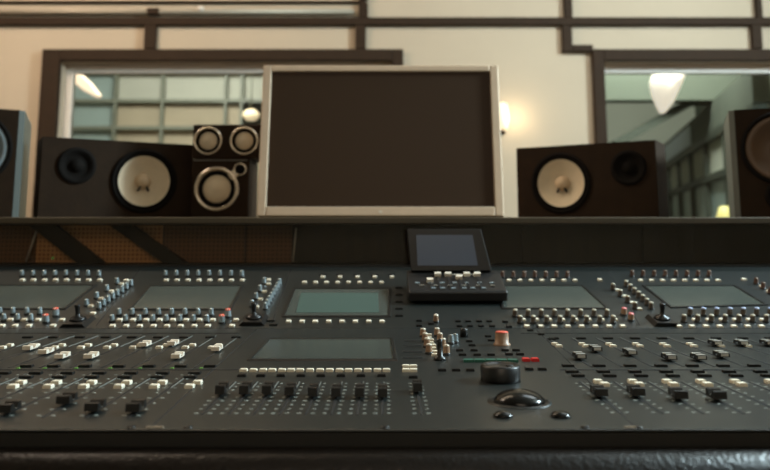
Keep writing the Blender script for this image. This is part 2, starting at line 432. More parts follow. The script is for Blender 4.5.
# ---- screens
def screen(q, name='touch_screen', m='screen', rim=.0045, inset=None, label=None):
    P = [on(*t)[0] for t in q]; t = on(*q[0])[1]
    o0 = P[3]; R = Euler((t, 0, 0)).to_matrix().inverted()
    L2 = [R @ (p-o0) for p in P]
    c = sum((Vector((p.x, p.y)) for p in L2), Vector((0, 0)))/4
    def ring(k, z):
        out = []
        for i in range(4):
            a, b_, d = [Vector((L2[j % 4].x, L2[j % 4].y)) for j in (i-1, i, i+1)]
            e1 = (b_-a).normalized(); e2 = (d-b_).normalized()
            n1 = Vector((e1.y, -e1.x)); n2 = Vector((e2.y, -e2.x))
            if (c-b_).dot(n1) < 0: n1 = -n1
            if (c-b_).dot(n2) < 0: n2 = -n2
            w = b_+(n1+n2)*(k/(1+n1.dot(n2)))
            out.append((w.x, w.y, z))
        return out
    b = MB()
    A = ring(-rim, .0); B = ring(-rim*.8, .0022); C = ring(0, .0022); D = ring(.0006, .0006)
    vs = A+B+C+D
    fs = [(j*4+i, j*4+(i+1) % 4, (j+1)*4+(i+1) % 4, (j+1)*4+i) for j in range(3) for i in range(4)]
    b.add(vs, fs, 'screenrim')
    s = b.build(name, con, o0-CL, (t, 0, 0))
    g = MB(); D2 = ring(.0004, .0008)
    g.add(D2+[(x, y, .0001) for x, y, z in D2], [(0, 1, 2, 3), (4, 7, 6, 5), (0, 4, 5, 1), (1, 5, 6, 2), (2, 6, 7, 3), (3, 7, 4, 0)], m)
    g.build('display', s)
    if inset:
        I = [R @ (on(*k)[0]-o0) for k in inset]
        h = MB().add([(p.x, p.y, .0012) for p in I]+[(p.x, p.y, .0003) for p in I], [(0, 1, 2, 3), (4, 7, 6, 5), (0, 4, 5, 1), (1, 5, 6, 2), (2, 6, 7, 3), (3, 7, 4, 0)], 'screenlit')
        h.build('lit_area', s)
    return s
screen([(-14, 286), (94, 286), (64, 309), (-52, 309)])
screen([(151, 286.5), (241.5, 286.5), (229, 309.5), (131, 309.5)])
screen([(295.5, 289.5), (388.5, 289.5), (388.5, 316.5), (284.5, 316.5)], inset=[(301, 293.5), (378, 293.5), (379, 313), (296, 313)])
screen([(270, 339.5), (391, 339.5), (394, 360.5), (251, 360.5)])
screen([(499, 286.5), (582, 286.5), (606, 308.5), (504, 308.5)])
screen([(645, 286.5), (734, 286.5), (765, 305), (672, 307.5)])

# ---- small controls: one mesh of each kind, placed many times
protos = {}
def proto(key, fn):
    if key not in protos: protos[key] = fn().mesh(key)
    return protos[key]
def mk_knob(body, top, h=.0125, r=.0040, sk=.0052):
    def f():
        b = MB()
        b.lathe([(sk, 0), (sk, .0022), (r*1.05, .0030)], 'knobskirt', 14, caps=False)
        b.lathe([(r*1.05, .0030), (r*.92, h*.86)], body, 14, caps=False)
        b.lathe([(r*.92, h*.86), (r*.8, h), (0, h)], top, 14)
        b.box(-.0004, .0004, -r, -r*.2, h*.9, h*1.03, 'white')
        return b
    return f
def mk_btn(w, d, h, m):
    def f():
        k = .0006
        b = MB(); b.box(-w/2, w/2, -d/2, d/2, 0, h*.7, m)
        b.prism([(-w/2, h*.7), (-w/2+k, h), (w/2-k, h), (w/2, h*.7)], 'y', -d/2+k*.5, d/2-k*.5, m)
        return b
    return f
items = {}           # part name -> list of (mesh, location, rotation, label)
def put(name, me, u, v, yaw=0, label=None, dz=0):
    p, t = on(u, v)
    items.setdefault(name, []).append((me, p, (t, 0, yaw), label))
KN = {'grey': mk_knob('knob', 'knob'), 'dark': mk_knob('black', 'black'), 'red': mk_knob('knob', 'red', .014, .0052, .006), 'brown': mk_knob('knobbrown', 'knobbrown'),
      'pink': mk_knob('knobtan', 'pink', .0125, .005, .006), 'bluew': mk_knob('knobdim', 'bluew', .0135, .0042), 'tan': mk_knob('knobtan', 'cream', .0125, .0042), 'bank': mk_knob('knobdim', 'knobtip', .0125, .0042)}
def knob(u, v, k='grey', label=None): put('knob', proto('knob_'+k, KN[k]), u, v, 0, label)
BT = {'white': mk_btn(.0085, .0085, .0035, 'white'), 'whitelow': mk_btn(.0082, .0075, .003, 'white'), 'dark': mk_btn(.009, .0065, .0028, 'darkbtn'), 'darkwide': mk_btn(.013, .007, .0026, 'darkbtn'),
      'green': mk_btn(.0125, .010, .003, 'green'), 'red': mk_btn(.0085, .010, .0035, 'redb'), 'amber': mk_btn(.006, .006, .003, 'ledo')}
def wbtn(u, v, k='whitelow'): put('white_button', proto('white_button_'+k, BT[k]), u, v)
def dbtn(u, v, k='dark'): put('black_button', proto('black_button_'+k, BT[k]), u, v)

# bank A (left edge)
for i in range(8): knob(22+11*i, 276.5); wbtn(22.3+11.05*i, 280.6)
for u in (0, 13, 27, 40): knob(u, 314.5)
for u in (-10, 4, 17.5, 31): knob(u, 321)
for u in (-4, 10, 24, 38, 62): wbtn(u, 320.5)
for u in (2, 15, 29, 53): wbtn(u, 326.4)
knob(46, 322.5, 'red', 'red-topped knob'); knob(56, 316, 'red', 'red-topped knob')
def sidecols(A, B, n, C, D, m, k='grey'):
    for i in range(n):
        t = i/(n-1); knob(A[0]+(B[0]-A[0])*t, A[1]+(B[1]-A[1])*t, k)
    for i in range(m):
        t = i/(m-1); u, v = C[0]+(D[0]-C[0])*t, C[1]+(D[1]-C[1])*t
        knob(u, v, k); wbtn(u+4.4, v+.6)
sidecols((99, 309), (131, 286), 8, (86.5, 306), (117, 284), 4)
wbtn(126, 281); wbtn(93, 314)
# bank B
for i in range(8): knob(165.5+10.9*i, 276.5); wbtn(166.2+10.85*i, 280.8)
for i in range(8): knob(119+13.2*i, 315.5); wbtn(119.6+13.3*i, 320.6)
for i in range(8): knob(112+13.55*i, 322); wbtn(112.5+13.6*i, 326.6)
knob(228, 317, 'red', 'red-topped knob'); knob(222, 323, 'red', 'red-topped knob')
wbtn(236, 320.6); wbtn(232, 326.6)
sidecols((265.5, 309.5), (279.5, 285), 8, (252, 307), (264, 284), 4); wbtn(268.5, 280.5)
# centre
for i in range(5):
    wbtn(322.8+17.3*i, 277.6); dbtn(322.8+17.3*i, 275.2, 'darkwide')
for i in range(8): wbtn(304.5+11*i, 283)
for i in range(8): wbtn(288.5+13.36*i, 322.2)
for u, v in ((271, 321), (273.5, 325)): dbtn(u, v, 'darkwide')
for i in range(5):
    dbtn(399, 288+7*i, 'darkwide')
# bank C
for i in range(7): knob(502.5+10.8*i, 277.5, 'brown')
for i in range(8): wbtn(498+11*i, 281)
wbtn(600, 280.5)
for i in range(8): knob(515+13.15*i, 316.5, 'bank'); wbtn(523+13.15*i, 320.4)
for i in range(8): knob(520+13.3*i, 323, 'bank'); wbtn(527+13.7*i, 327)
sidecols((626, 287), (651, 309), 7, (613, 290), (635, 309), 4, 'bank'); 
knob(624, 315, 'pink', 'pink-topped knob'); knob(631, 320.5, 'pink', 'pink-topped knob')
# bank D
for i in range(8): knob(632+11*i, 276.5, 'brown'); wbtn(640.6+11.05*i, 281)
wbtn(744, 280)
for i in range(7): knob(690+13.3*i, 315.5, 'bluew', 'knob with a pale blue top'); wbtn(695+13.5*i, 320.4)
for i in range(7): knob(684+13.7*i, 322, 'bank'); wbtn(706+13.9*i if i < 5 else 692-13*(i-5), 327)
for u, v in ((756, 284), (763, 289), (770, 294)): knob(u, v, 'brown'); wbtn(u+6, v+3)

# joysticks
def joystick(u, v, w=.042):
    p, t = on(u, v)
    b = MB(); b.prism([(-w/2, 0), (-w/2+.006, .006), (w/2-.006, .006), (w/2, 0)], 'y', -.022, .022, 'black')
    b.lathe([(.014, .006), (.011, .010), (.004, .012), (.0035, .018), (.0045, .026), (.005, .030), (.004, .0315), (0, .032)], 'black', 18)
    o = b.build('joystick', con, p-CL, (t, 0, 0)); return o
joystick(78, 323); joystick(254, 321); joystick(662, 322)

# ---- faders
def mk_slot(L, w, ticks, both=True, tl=.0028, n=9):
    def f():
        b = MB(); b.box(-w/2, w/2, 0, L, -.0005, .0004, 'slot'); b.box(w/2, w/2+.0007, L*.6, L, 0, .0007, 'lip')  # edge strip only on the upper track, where its painted glint belongs
        if ticks:
            for i in range(n):
                y = L*(.04+.9*i/(n-1)); k = tl*(1.25 if i % 3 == 0 else 1)
                for s in ((-1, 1) if both else (-1,)):
                    b.box(s*.0042 if s > 0 else -.0042-k, .0042+k if s > 0 else -.0042, y-.0005, y+.0005, 0, .0003, 'tick')
        return b
    return f
def mk_cap(w, l, h, body, line, dip=.55):
    def f():
        b = MB()
        pr = [(-l/2, .0025), (-l/2+.0006, h*.94), (-l/2+.0016, h), (-l*.24, h*.96), (-l*.09, h*(1-dip)), (l*.09, h*(1-dip)), (l*.24, h*.96), (l/2-.0016, h), (l/2-.0006, h*.94), (l/2, .0025)]
        b.prism(pr, 'x', -w/2, w/2, body)
        b.box(-w/2-.00015, w/2+.00015, -l*.05, l*.05, .004, h*(1-dip)+.0003, line)
        b.box(-.0008, .0008, -.003, .003, 0, .003, 'slot')
        return b
    return f
def mk_chrome():
    b = mk_cap(.0125, .020, .0075, 'blackcap', 'capline')()
    for s in (-1, 1): b.box(-.0052, .0052, s*.0062-.0026, s*.0062+.0026, .0070, .0080, 'chromeplate').box(-.0045, .0045, -.0102 if s < 0 else .0098, -.0098 if s < 0 else .0102, .0035, .0068, 'chromeplate')
    return b
def fader(u0, v0, u1, v1, cu=None, cv=None, kind='black', ticks=True, sw=.0022):
    a = low(u0, v0); c = low(u1, v1)       # bottom, top of the track
    yaw = 0.0
    L_ = c.y-a.y; key = 'slot_%d_%s' % (round(L_*1000), ticks)
    me = proto(key, mk_slot(L_, sw, ticks))
    x = (a.x+c.x)/2
    items.setdefault('fader_slot', []).append((me, Vector((x, a.y, ZD)), (0, 0, 0), None))
    if cu is not None:
        p = low(cu, cv)
        caps = {'black': mk_cap(.0118, .019, .0095, 'blackcap', 'capline'), 'white': mk_cap(.0105, .023, .0075, 'cream', 'capline'), 'chrome': mk_chrome,
                'slim': mk_cap(.0088, .022, .0105, 'blackcap', 'capline')}
        items.setdefault('fader_cap', []).append((proto('cap_'+kind, caps[kind]), Vector((x, p.y, ZD)), (0, 0, 0), {'white': 'cream fader cap', 'chrome': 'chrome fader cap'}.get(kind)))
def xat(x, v, v0=232):                     # column of a track of world x at row v
    d = (CZ-ZD); y = low(385, v).y; r = Vector((x, y, ZD))-O
    zc = r.y*math.cos(TH)+r.z*math.sin(TH); return 385+F*x/zc
def track(u, v, vb, vt, cv=None, kind='black', ticks=True):
    x = low(u, v).x
    fader(xat(x, vb), vb, xat(x, vt), vt, 385 if cv else None, cv, kind, ticks)
# lower left bank
for k, cv in ((0, None), (35, None), (70, 413.5), (104.5, 404.5), (140, 412), (175, 412.5)):
    track(k, 384, 418, 373, cv)
for k in range(-1, 6):
    u = 13+35.3*k
    if u > 195: continue
    wbtn(u, 388, 'white'); wbtn(u+8, 384, 'white')
    dbtn(u*.93+14, 378, 'darkwide'); dbtn(u*.9+24, 374, 'darkwide')
for u in (18, 44.6, 76, 110, 140, 172, 201):
    dbtn(u+9, 367, 'darkwide')
    p = low(u, 368.4)
    items.setdefault('status_light', []).append((proto('green_lamp', mk_btn(.004, .003, .001, 'ledg')), p, (0, 0, 0), None))
# middle left bank
caps = {1: 350.5, 2: 354.5, 3: 359, 4: 359, 5: 347, 6: 346, 7: 359, 8: 351.5}
for k in range(9):
    u = 14.5+26.1*k
    track(u, 347, 368, 336, caps.get(k), 'white', False)
    wbtn(u-12, 348.3); wbtn(u-4.8, 346); dbtn(u+13, 338, 'darkwide')
# middle right bank
capr = {0: 359.5, 1: 352, 2: 355.5, 3: 360.5, 4: 360.5, 5: 358, 6: 346, 7: 346, 8: 346}
for k in range(9):
    u = 565+27*k
    track(u, 350, 367, 338, capr.get(k), 'chrome', False)
    wbtn(u-6, 347); wbtn(u-10, 345); dbtn(u-16+5, 339, 'darkwide')
# lower right bank
for k in range(7):
    u = 568+31*k; dbtn(u, 366.5, 'darkwide'); dbtn(u+4+k*.4, 372.5, 'darkwide'); dbtn(u+10+k*.6, 376.5, 'darkwide')
for u, cv in ((583, 397), (617.6, 396.5), (652, 399.5), (686, 400), (720, 0), (755, 406)):
    track(u, 384.5, 414, 382, cv or None)
    wbtn(u+15, 383, 'white'); wbtn(u+21.5, 386, 'white')
# centre faders
for (ub, ut, cv) in ((201.4, 224, 391), (228, 248.5, 391), (253.3, 269.5, 391), (279.3, 291, 392), (305.3, 314, 393), (331.2, 335.5, 393.5), (357, 359, 393.5), (382.2, 382, 394), (422, 417, 388.5)):
    xb = low(ub, 415).x
    fader(ub, 415, xat(xb, 382), 382, 385, cv+3.6, 'slim')
for i, (a_, b_) in enumerate(((243.6, 253.3), (263, 272), (282, 291), (300, 310), (320, 329.6), (339.4, 348.5), (358, 367.6), (377.4, 386.4))):
    wbtn(a_, 371.5); wbtn(b_, 371.5); dbtn((242, 261, 281, 301, 321, 341, 361, 381.5)[i], 376.5)
for u in (406, 413.5):
    for v in (367.5, 371.5): wbtn(u, v)
dbtn(413, 378)
# centre cluster
for v in (341, 346, 352, 358): 
    p = low(412.5, v); items.setdefault('black_button', []).append((proto('long_slot', lambda: MB().box(-.012, .012, -.0018, .0018, 0, .0008, 'slot')), p, (0, 0, 0), None))
for u, v in ((423, 337), (425, 342), (427, 347.5), (429, 354)): knob(u, v, 'tan'); wbtn(u+6, v-1); wbtn(u+6, v+2)
for u, v in ((436, 322), (437, 336.5), (440, 342), (443, 348), (446.5, 355)): knob(u, v, 'tan')
knob(451, 344, 'grey'); knob(455.5, 343, 'grey')
p = low(437, 328); 
def mk_stick():
    return MB().lathe([(.008, 0), (.007, .003), (.0035, .005), (.003, .02), (.0035, .024), (0, .025)], 'black', 16)
items.setdefault('toggle_stick', []).append((proto('toggle_stick', mk_stick), low(440, 360), (0, 0, 0), None))
items['toggle_stick'].append((proto('stick_short', lambda: MB().lathe([(.006, 0), (.0055, .010), (.0045, .0125), (0, .013)], 'black', 16)), low(464, 337), (0, 0, 0), None))
for v, us in ((321.5, (458, 468, 479, 489)), (326.3, (459.5, 470, 481, 492))):
    for u in us: dbtn(u, v)
for u, v in ((469, 342), (472, 346), (459.5, 351), (462.5, 355.5), (474, 351), (477, 355.5), (488, 337), (491, 341), (505, 351), (509, 355), (516, 351), (520, 355), (491, 355.5), (505, 322), (509, 327), (431, 324), (419, 321), (419, 326), (442, 371), (456, 371), (470, 371), (529, 370), (542, 370), (530, 331), (541, 335), (552, 340), (539, 327)):
    dbtn(u, v, 'dark')
for i in range(5): put('green_button', proto('green_button', BT['green']), 468.5+11*i, 361.8)
for i in range(2): put('red_button', proto('red_button', BT['red']), 526+9*i, 361)
knob_big = MB().lathe([(.0115, 0), (.0115, .002), (.0095, .003), (.009, .0165)], 'knobtan', 28, caps=False).lathe([(.009, .0165), (.008, .018), (0, .018)], 'red', 28)
o = knob_big.build('large_knob', con, low(502, 345)-CL); o['label'] = 'large knob with a red top'
# jog wheel, trackball, two domes
j = MB().lathe([(.0205, 0), (.0205, .003), (.0205, .0145), (.019, .0162), (.0155, .0162), (.0145, .0150), (0, .0150)], 'black', 48)
j.lathe([(.004, .015), (.004, .016), (0, .0165)], 'slot', 16, c=(.009, -.005, 0))
j.build('jog_wheel', con, low(500.5, 380.5)-CL)
tb = low(519.5, 402)
MB().lathe([(.0285, 0), (.0285, .0006), (.0265, .0008)], 'deck', 48, caps=False).lathe([(.0265, .0008), (.0255, .0014), (.025, .0008)], 'black', 48, caps=False).build('trackball_ring', con, tb-CL)
R_ = .0262
tbm = MB().lathe([(R_*math.cos(a*PI/2/12)*.88, R_*math.sin(a*PI/2/12)*.42) for a in range(13)], 'blackgloss' if 'blackgloss' in M else 'black', 48)
M['ball'] = mat('trackball_black', (10, 9, 8), .2, 0, .35)
tbm.names = ['ball']; tbm.build('trackball', con, tb-CL)
for u, v in ((503, 416.5), (560.5, 416.5)):
    d = MB().lathe([(.0085, 0), (.0082, .0016), (.006, .0034), (.003, .0043), (0, .0045)], 'black', 24)
    d.names = ['ball']; d.build('dome_button', con, low(u, v)-CL)

# link the small parts: nearest hundred one by one, the rest as one
def emit_items():
    for name, lst in items.items():
        lst.sort(key=lambda t: (t[1]-O).length+(.6 if abs(xat(t[1].x, 380)-385) > 9999 else 0))
        for me, p, r, lab in lst[:100]:
            o = link(name, me, con, p-CL, r)
            if lab: o['label'] = lab
        rest = lst[100:]
        if rest:
            b = MB(); 
            for me, p, r, lab in rest:
                T = Matrix.Translation(p-CL) @ Euler(r).to_matrix().to_4x4()
                off = len(b.v); b.v += [tuple(T @ v.co) for v in me.vertices]
                for pl in me.polygons:
                    b.f.append([off+i for i in pl.vertices]); b.m.append(b.mi(me.materials[pl.material_index].name)); b.sm.append(pl.use_smooth)
            me2 = bpy.data.meshes.new(name+'_rows'); me2.from_pydata(b.v, [], b.f)
            for nme in b.names: me2.materials.append(bpy.data.materials[nme])
            me2.polygons.foreach_set('material_index', b.m); me2.polygons.foreach_set('use_smooth', b.sm); me2.update()
            o = link(name, me2, con); o['kind'] = 'stuff'
emit_items()

# ---- meter bridge
SH = wal(385, 217.3, TB).z                 # shelf top
HB = SH-TOPZ
BD = .075                                  # recess depth
mb_ = MB()
mb_.box(-CXW, CXW, BD, BD+.03, 0, HB-.014, 'chassis').box(-CXW, CXW, 0, BD, -.0, .004, 'chassis')
for sx in (-1, 1): mb_.box(sx*CXW-.01, sx*CXW+.01, 0, BD, .004, HB-.014, 'chassis')
bridge = part(mb_, 'meter_bridge', loc=(0, TB, TOPZ))
bx = lambda u: wal(u, 240, TB+BD).x
bzr = lambda v: wal(385, v, TB+BD).z-TOPZ
def bp(u0, u1, m, name='bridge_panel', y=BD-.006):
    MB().box(bx(u0), bx(u1), y, BD, .006, HB-.016, m).build(name, bridge)
bp(-120, 37, 'perf2', 'perforated_panel'); bp(38, 163, 'perf', 'perforated_panel'); bp(165, 245, 'perf2', 'perforated_panel'); bp(247, 292, 'perf2', 'perforated_panel')
bp(294, 400, 'black', 'meter_panel'); bp(402, 520, 'black', 'meter_panel'); bp(522, 640, 'black', 'meter_panel'); bp(642, 900, 'black', 'meter_panel')
# faint meter columns
mcol = mat('meter_segment', (40, 36, 24), .5); M['mcol'] = mcol
for i, u in enumerate((326, 342, 358, 374, 390, 445, 461, 545, 561, 577, 593, 665, 681, 697)):
    g = MB()
    for k in range(7): g.box(-.009, .009, -.001, 0, .010*k, .010*k+.006, 'mcol')
    g.build('level_meter', bridge, (bx(u), BD-.0062, .014))
def strut(u0, v0, u1, v1, r, m, name, y0=.0, flat=True):
    a = wal(u0, v0, TB+BD-.02)-Vector((0, TB, TOPZ)); c = wal(u1, v1, TB+BD-.02)-Vector((0, TB, TOPZ))
    MB().bar(a, c, r, m, 12).build(name, bridge)
for ua, ub_, hw_ in ((44, 92, .030), (122, 176, .026)):
    a = wal(ua, 226, TB+BD-.02).x; c = wal(ub_, 262, TB+BD-.02).x; zt_ = HB-.0165
    MB().prism([(a-hw_, zt_), (a+hw_, zt_), (c+hw_, .006), (c-hw_, .006)], 'y', BD-.026, BD-.014, 'brace').build('brace', bridge)

strut(38, 227, 26, 262, .0024, 'rod', 'light_rod'); strut(296, 228, 293, 262, .0022, 'rod', 'light_rod')
g = MB().lathe([(.003, 0), (.003, .003), (.0015, .0045), (0, .005)], 'ledg', 12).build('green_light', bridge, wal(53, 258, TB+.03)-Vector((0, TB, TOPZ)), (PI/2, 0, 0))
MB().box(-CXW+.01, CXW-.01, .004, .006, .004, HB-.0145, 'smoke').build('smoked_cover', bridge)
M['shelf'] = mat('shelf_brown', (74, 62, 44), .5, var=.06, scale=12)
part(MB().box(-CXW, CXW, -.006, .66, HB-.0135, HB, 'shelf'), 'shelf', loc=(0, TB, TOPZ), bevel=.002)
for sx in (-1, 1): part(MB().box(sx*1.0-.05, sx*1.0+.05, .5, .6, -TOPZ, HB-.0136, 'chassis'), 'shelf_leg', loc=(0, TB, TOPZ))

# ---------------------------------------------------------------- remote control unit lying on the console
p, t = on(458, 304)
rc = empty('remote_controller', p, (AL, 0, 0), label='black fader remote with an upright display resting on the middle of the console', cat='remote control')
pxm = F/(p.y)                              # pixels per metre there
w = 97/pxm
dpt = .085
b = MB().prism([(0, .0045), (0, .020), (.004, .023), (dpt, .030), (dpt+.02, .030), (dpt+.02, .0045)], 'x', -w/2, w/2, 'remote')
b.build('body', rc, bevel=.002)
for fx in (-.4, .3):
    for fy in (.02, dpt): MB().lathe([(.005, .0002), (.0055, .0046)], 'black', 16).build('foot', rc, (fx*w, fy, 0))
def loc_plate(y):                          # helper: height of the top of the body at depth y
    return .023+(.007)*(y-.004)/(dpt-.004)
for i, (u, v) in enumerate(((430, 283), (437.6, 278), (447.8, 277.8), (459, 280.6), (465.7, 276), (476, 276))):
    # intersect with the top of the body
    R = Euler((AL, 0, 0)).to_matrix(); Ri = R.inverted()
    o_ = Ri @ (O-p); d_ = Ri @ ray(u, v-3)
    k = (.030-o_.z)/d_.z; q = o_+d_*k
    y = min(max(q.y, .012), dpt-.012)
    cap = MB().prism([(-.005, 0), (-.0055, .006), (-.0015, .0075), (.0015, .0075), (.0055, .006), (.005, 0)], 'x', -.0058, .0058, 'cream').build('fader_cap', rc, (q.x, y, loc_plate(y)))
    MB().box(-.001, .001, .01, dpt-.02, .0, .0008, 'slot').build('fader_slot', rc, (q.x, 0, .0245), (math.atan(.007/(dpt-.004)), 0, 0))
    MB().box(-.0045, .0045, -.0035, .0035, 0, .002, 'conegrey').build('button', rc, (q.x+.004, .012, loc_plate(.012)))
for k in range(7):
    MB().box(-.004, .004, -.003, .003, 0, .0022, 'knob').build('button', rc, (-w*.40+k*w*.128, .036, loc_plate(.036)))
for k in range(6):
    MB().box(-.004, .004, -.003, .003, 0, .002, 'capline').build('button', rc, (-w*.36+k*w*.145, .024, loc_plate(.024)))
MB().box(-.022, .022, -.001, .001, 0, .0008, 'cream').build('name_strip', rc, (.016, dpt-.006, loc_plate(dpt-.006)))
# upright display
hp = 46/pxm
tilt = math.radians(-3)
sp = bpy.data.objects.new('display_panel', None)
yb = dpt+.004
prj = lambda u, v: wal(u, v, (p+Euler((AL, 0, 0)).to_matrix() @ Vector((0, yb, 0))).y)
Y_ = (p+Euler((AL, 0, 0)).to_matrix() @ Vector((0, yb, .03))).y
def q4(pts, Y):
    Ri = Euler((AL, 0, 0)).to_matrix().inverted()
    return [Ri @ (wal(u, v, Y+(268-v)*.0002)-p) for u, v in pts]
def slab(pts, th, m, name, parent, Y, off=0):
    Q = q4(pts, Y); n = (Q[1]-Q[0]).cross(Q[3]-Q[0]).normalized()
    if n.y > 0: n = -n
    f = [v+n*off for v in Q]; bk = [v-n*th for v in Q]
    return MB().add([tuple(v) for v in f+bk], [(0, 1, 2, 3), (4, 7, 6, 5), (0, 4, 5, 1), (1, 5, 6, 2), (2, 6, 7, 3), (3, 7, 4, 0)], m).build(name, parent, bevel=.0015 if off == 0 else 0)
pan = slab([(407, 229), (481, 229), (492, 271), (411, 271)], .014, 'remote', 'display_panel', rc, Y_)
slab([(416.2, 235), (472.5, 235), (477.7, 265.5), (417.6, 265.5)], .0005, 'remscreen', 'display', pan, Y_, .0006)

# ---------------------------------------------------------------- things on the shelf
SZ = SH+.0003
# monitor
MY = 1.78
bl, br, tl, tr = wal(259, 217, MY), wal(502, 217, MY), wal(264.5, 66.5, MY), wal(497, 67, MY)
mw = (br.x-bl.x)*1.02; mh = (wal(380, 62.5, MY).z-SZ)
mon = empty('computer_monitor', ((bl.x+br.x)/2, MY, SZ), label='wide flat computer monitor with a silver bezel and a dark screen', cat='monitor')
tw = (tr.x-tl.x)/2; hw = mw/2; tw = (tw+hw*1.6)/2.6; 
lean = math.radians(7)
b = MB()
ib, it, il = .0225, .016, .021
for x0, x1, z0, z1 in ((-hw, -hw+il, 0, mh), (hw-il, hw, 0, mh), (-hw+il, hw-il, 0, ib), (-hw+il, hw-il, mh-it, mh)):
    b.box(x0, x1, 0, .02, z0, z1, 'silver')
b.box(-hw, hw, .0201, .04, 0, mh, 'silver')
b.build('bezel', mon, (0, 0, .0065), (-lean, 0, 0), bevel=.0025)
MB().box(-hw+il+.0005, hw-il-.0005, .006, .0195, ib+.0005, mh-it-.0005, 'monitor').build('screen', mon, (0, 0, .0065), (-lean, 0, 0))
MB().box(-.004, .004, -.0006, 0, .007, .013, 'cream').build('logo_mark', mon, (0, 0, .0065), (-lean, 0, 0))
MB().box(-.1, .1, .05, .2, 0, .006, 'silver').build('stand_base', mon, bevel=.002)
MB().box(-.04, .04, .06, .075, .006, .14, 'silver').build('stand_arm', mon, bevel=.002)

def place_speaker(A, B):                   # bottom front corners -> centre, yaw, width
    A = Vector(A); B = Vector(B); return (A+B)/2, math.atan2(B.y-A.y, B.x-A.x), (B-A).length
def lead(b, x, z, y, m='slot'):
    for s in (-1, 1):
        T = Matrix.Translation((x, y, z)) @ Matrix.Rotation(s*.5, 4, 'Y')
        b.box(-.0022, .0022, -.006, .002, -.028, -.014, m, T)
def white_cone_speaker(name, A, B, h, wx, tx, label):
    c, yaw, w = place_speaker(A, B); d = .12
    r = empty(name, (c.x, c.y, SZ), (0, 0, yaw), label=label, cat='speaker', group='studio speakers with white cones')
    mid = (wx+tx)/2*w; wcx, tcx = wx*w, tx*w
    wr_, tr_ = .074, .036; cz_ = h*.495; tz = h*.66
    b = MB()
    b.box(-w/2, w/2, .0, d, 0, .0005, 'cab').box(-w/2, w/2, 0, d, h-.0005, h, 'cab').box(-w/2, -w/2+.0005, 0, d, 0, h, 'cab').box(w/2-.0005, w/2, 0, d, 0, h, 'cab').box(-w/2, w/2, d-.001, d, 0, h, 'cab')
    xs = [-w/2, mid, w/2]
    for i in range(2):
        x0, x1 = xs[i], xs[i+1]
        if x0 < wcx < x1: b.holed(x0, x1, 0, h, 0, wcx, cz_, wr_, .05, 'cab')
        else: b.holed(x0, x1, 0, h, 0, tcx, tz, tr_, .012, 'cab')
    b.build('cabinet', r)
    b = MB()
    b.lathe([(wr_+.006, .0), (wr_+.006, -.004), (wr_-.002, -.005), (wr_-.004, -.002)], 'rubber', 48, 'y', (wcx, 0, cz_), caps=False)
    b.lathe([(wr_-.004, -.002), (wr_-.007, -.005), (wr_-.011, -.001)], 'rubber', 48, 'y', (wcx, 0, cz_), caps=False)
    b.build('surround', r)
    b = MB().lathe([(wr_-.009, -.002), (.045, .009), (.02, .018), (.0, .021)], 'paper', 48, 'y', (wcx, 0, cz_), caps=False)
    wf = b.build('woofer_cone', r)
    b = MB().lathe([(.0195, .0178), (.0185, .010), (.013, .004), (.006, .001), (0, .0)], 'conedust', 32, 'y', (wcx, 0, cz_), caps=False)
    lead(b, wcx, cz_, .012); b.build('dust_cap', wf)
    b = MB().lathe([(tr_+.008, 0), (tr_+.008, -.004), (tr_-.001, -.004), (tr_-.006, .002), (.018, .004), (.016, .002), (.012, -.003), (.006, -.006), (0, -.007)], 'rubber', 40, 'y', (tcx, 0, tz), caps=False)
    b.build('tweeter', r)
    return r
zt = wal(385, 136, 1.75).z-SZ
def flo(u, Y): return (wal(u, 216, Y).x, Y, 0)
white_cone_speaker('studio_speaker', flo(37.5, 1.76), flo(191, 1.935), .193, .165, -.28, 'long black speaker with a white cone, left of the monitor')
white_cone_speaker('studio_speaker', flo(518, 2.04), flo(659, 1.85), .196, -.168, .315, 'long black speaker with a cream cone, right of the monitor')

# small two box system
def ring_driver(root, x, z, R, y=-.001, logo=False):
    g = MB().lathe([(R, 0), (R*1.0, -.006), (R*.93, -.010), (R*.84, -.008), (R*.80, 0)], 'ring', 40, 'y', (x, y, z), caps=False).build('trim_ring', root)
    MB().lathe([(R*.82, -.001), (R*.76, -.004), (R*.66, -.001), (R*.60, .0)], 'rubber', 40, 'y', (x, y, z), caps=False).build('surround', root)
    MB().lathe([(R*.62, -.001), (R*.58, -.005), (R*.36, -.0095), (R*.16, -.0115), (0, -.012)], 'paper', 32, 'y', (x, y, z), caps=False).build('cone', root)
Ys = 1.9
def sbox(u0, u1, v0, v1, name, label, zb=None):
    a = wal(u0, v1, Ys); c = wal(u1, v0, Ys)
    z0 = SZ if zb is None else zb
    r = empty(name, ((a.x+c.x)/2, Ys, z0), label=label, cat='speaker')
    w = c.x-a.x; h = c.z-z0
    MB().box(-w/2, w/2, 0, .13, 0, h, 'cab').build('cabinet', r, bevel=.003)
    return r, w, h, c.z
s1, w1, h1, zt1 = sbox(190.5, 249.5, 158.5, 217, 'bookshelf_speaker', 'small dark speaker with one big silver ringed cone beside the monitor')
L_ = lambda r, u, v: (wal(u, v, Ys).x-r.location.x, wal(u, v, Ys).z-r.location.z)
x, z = L_(s1, 217, 189); ring_driver(s1, x, z, 22.5*Ys/750)
x2, z2 = L_(s1, 240.5, 169.5)
MB().lathe([(.0165, 0), (.0165, -.006), (.015, -.010), (.0125, -.008), (.012, 0)], 'ring', 28, 'y', (x2, -.001, z2), caps=False).build('trim_ring', s1)
MB().lathe([(.012, -.001), (.008, -.005), (.004, -.007), (0, -.0075)], 'rubber', 24, 'y', (x2, -.001, z2), caps=False).build('tweeter', s1)
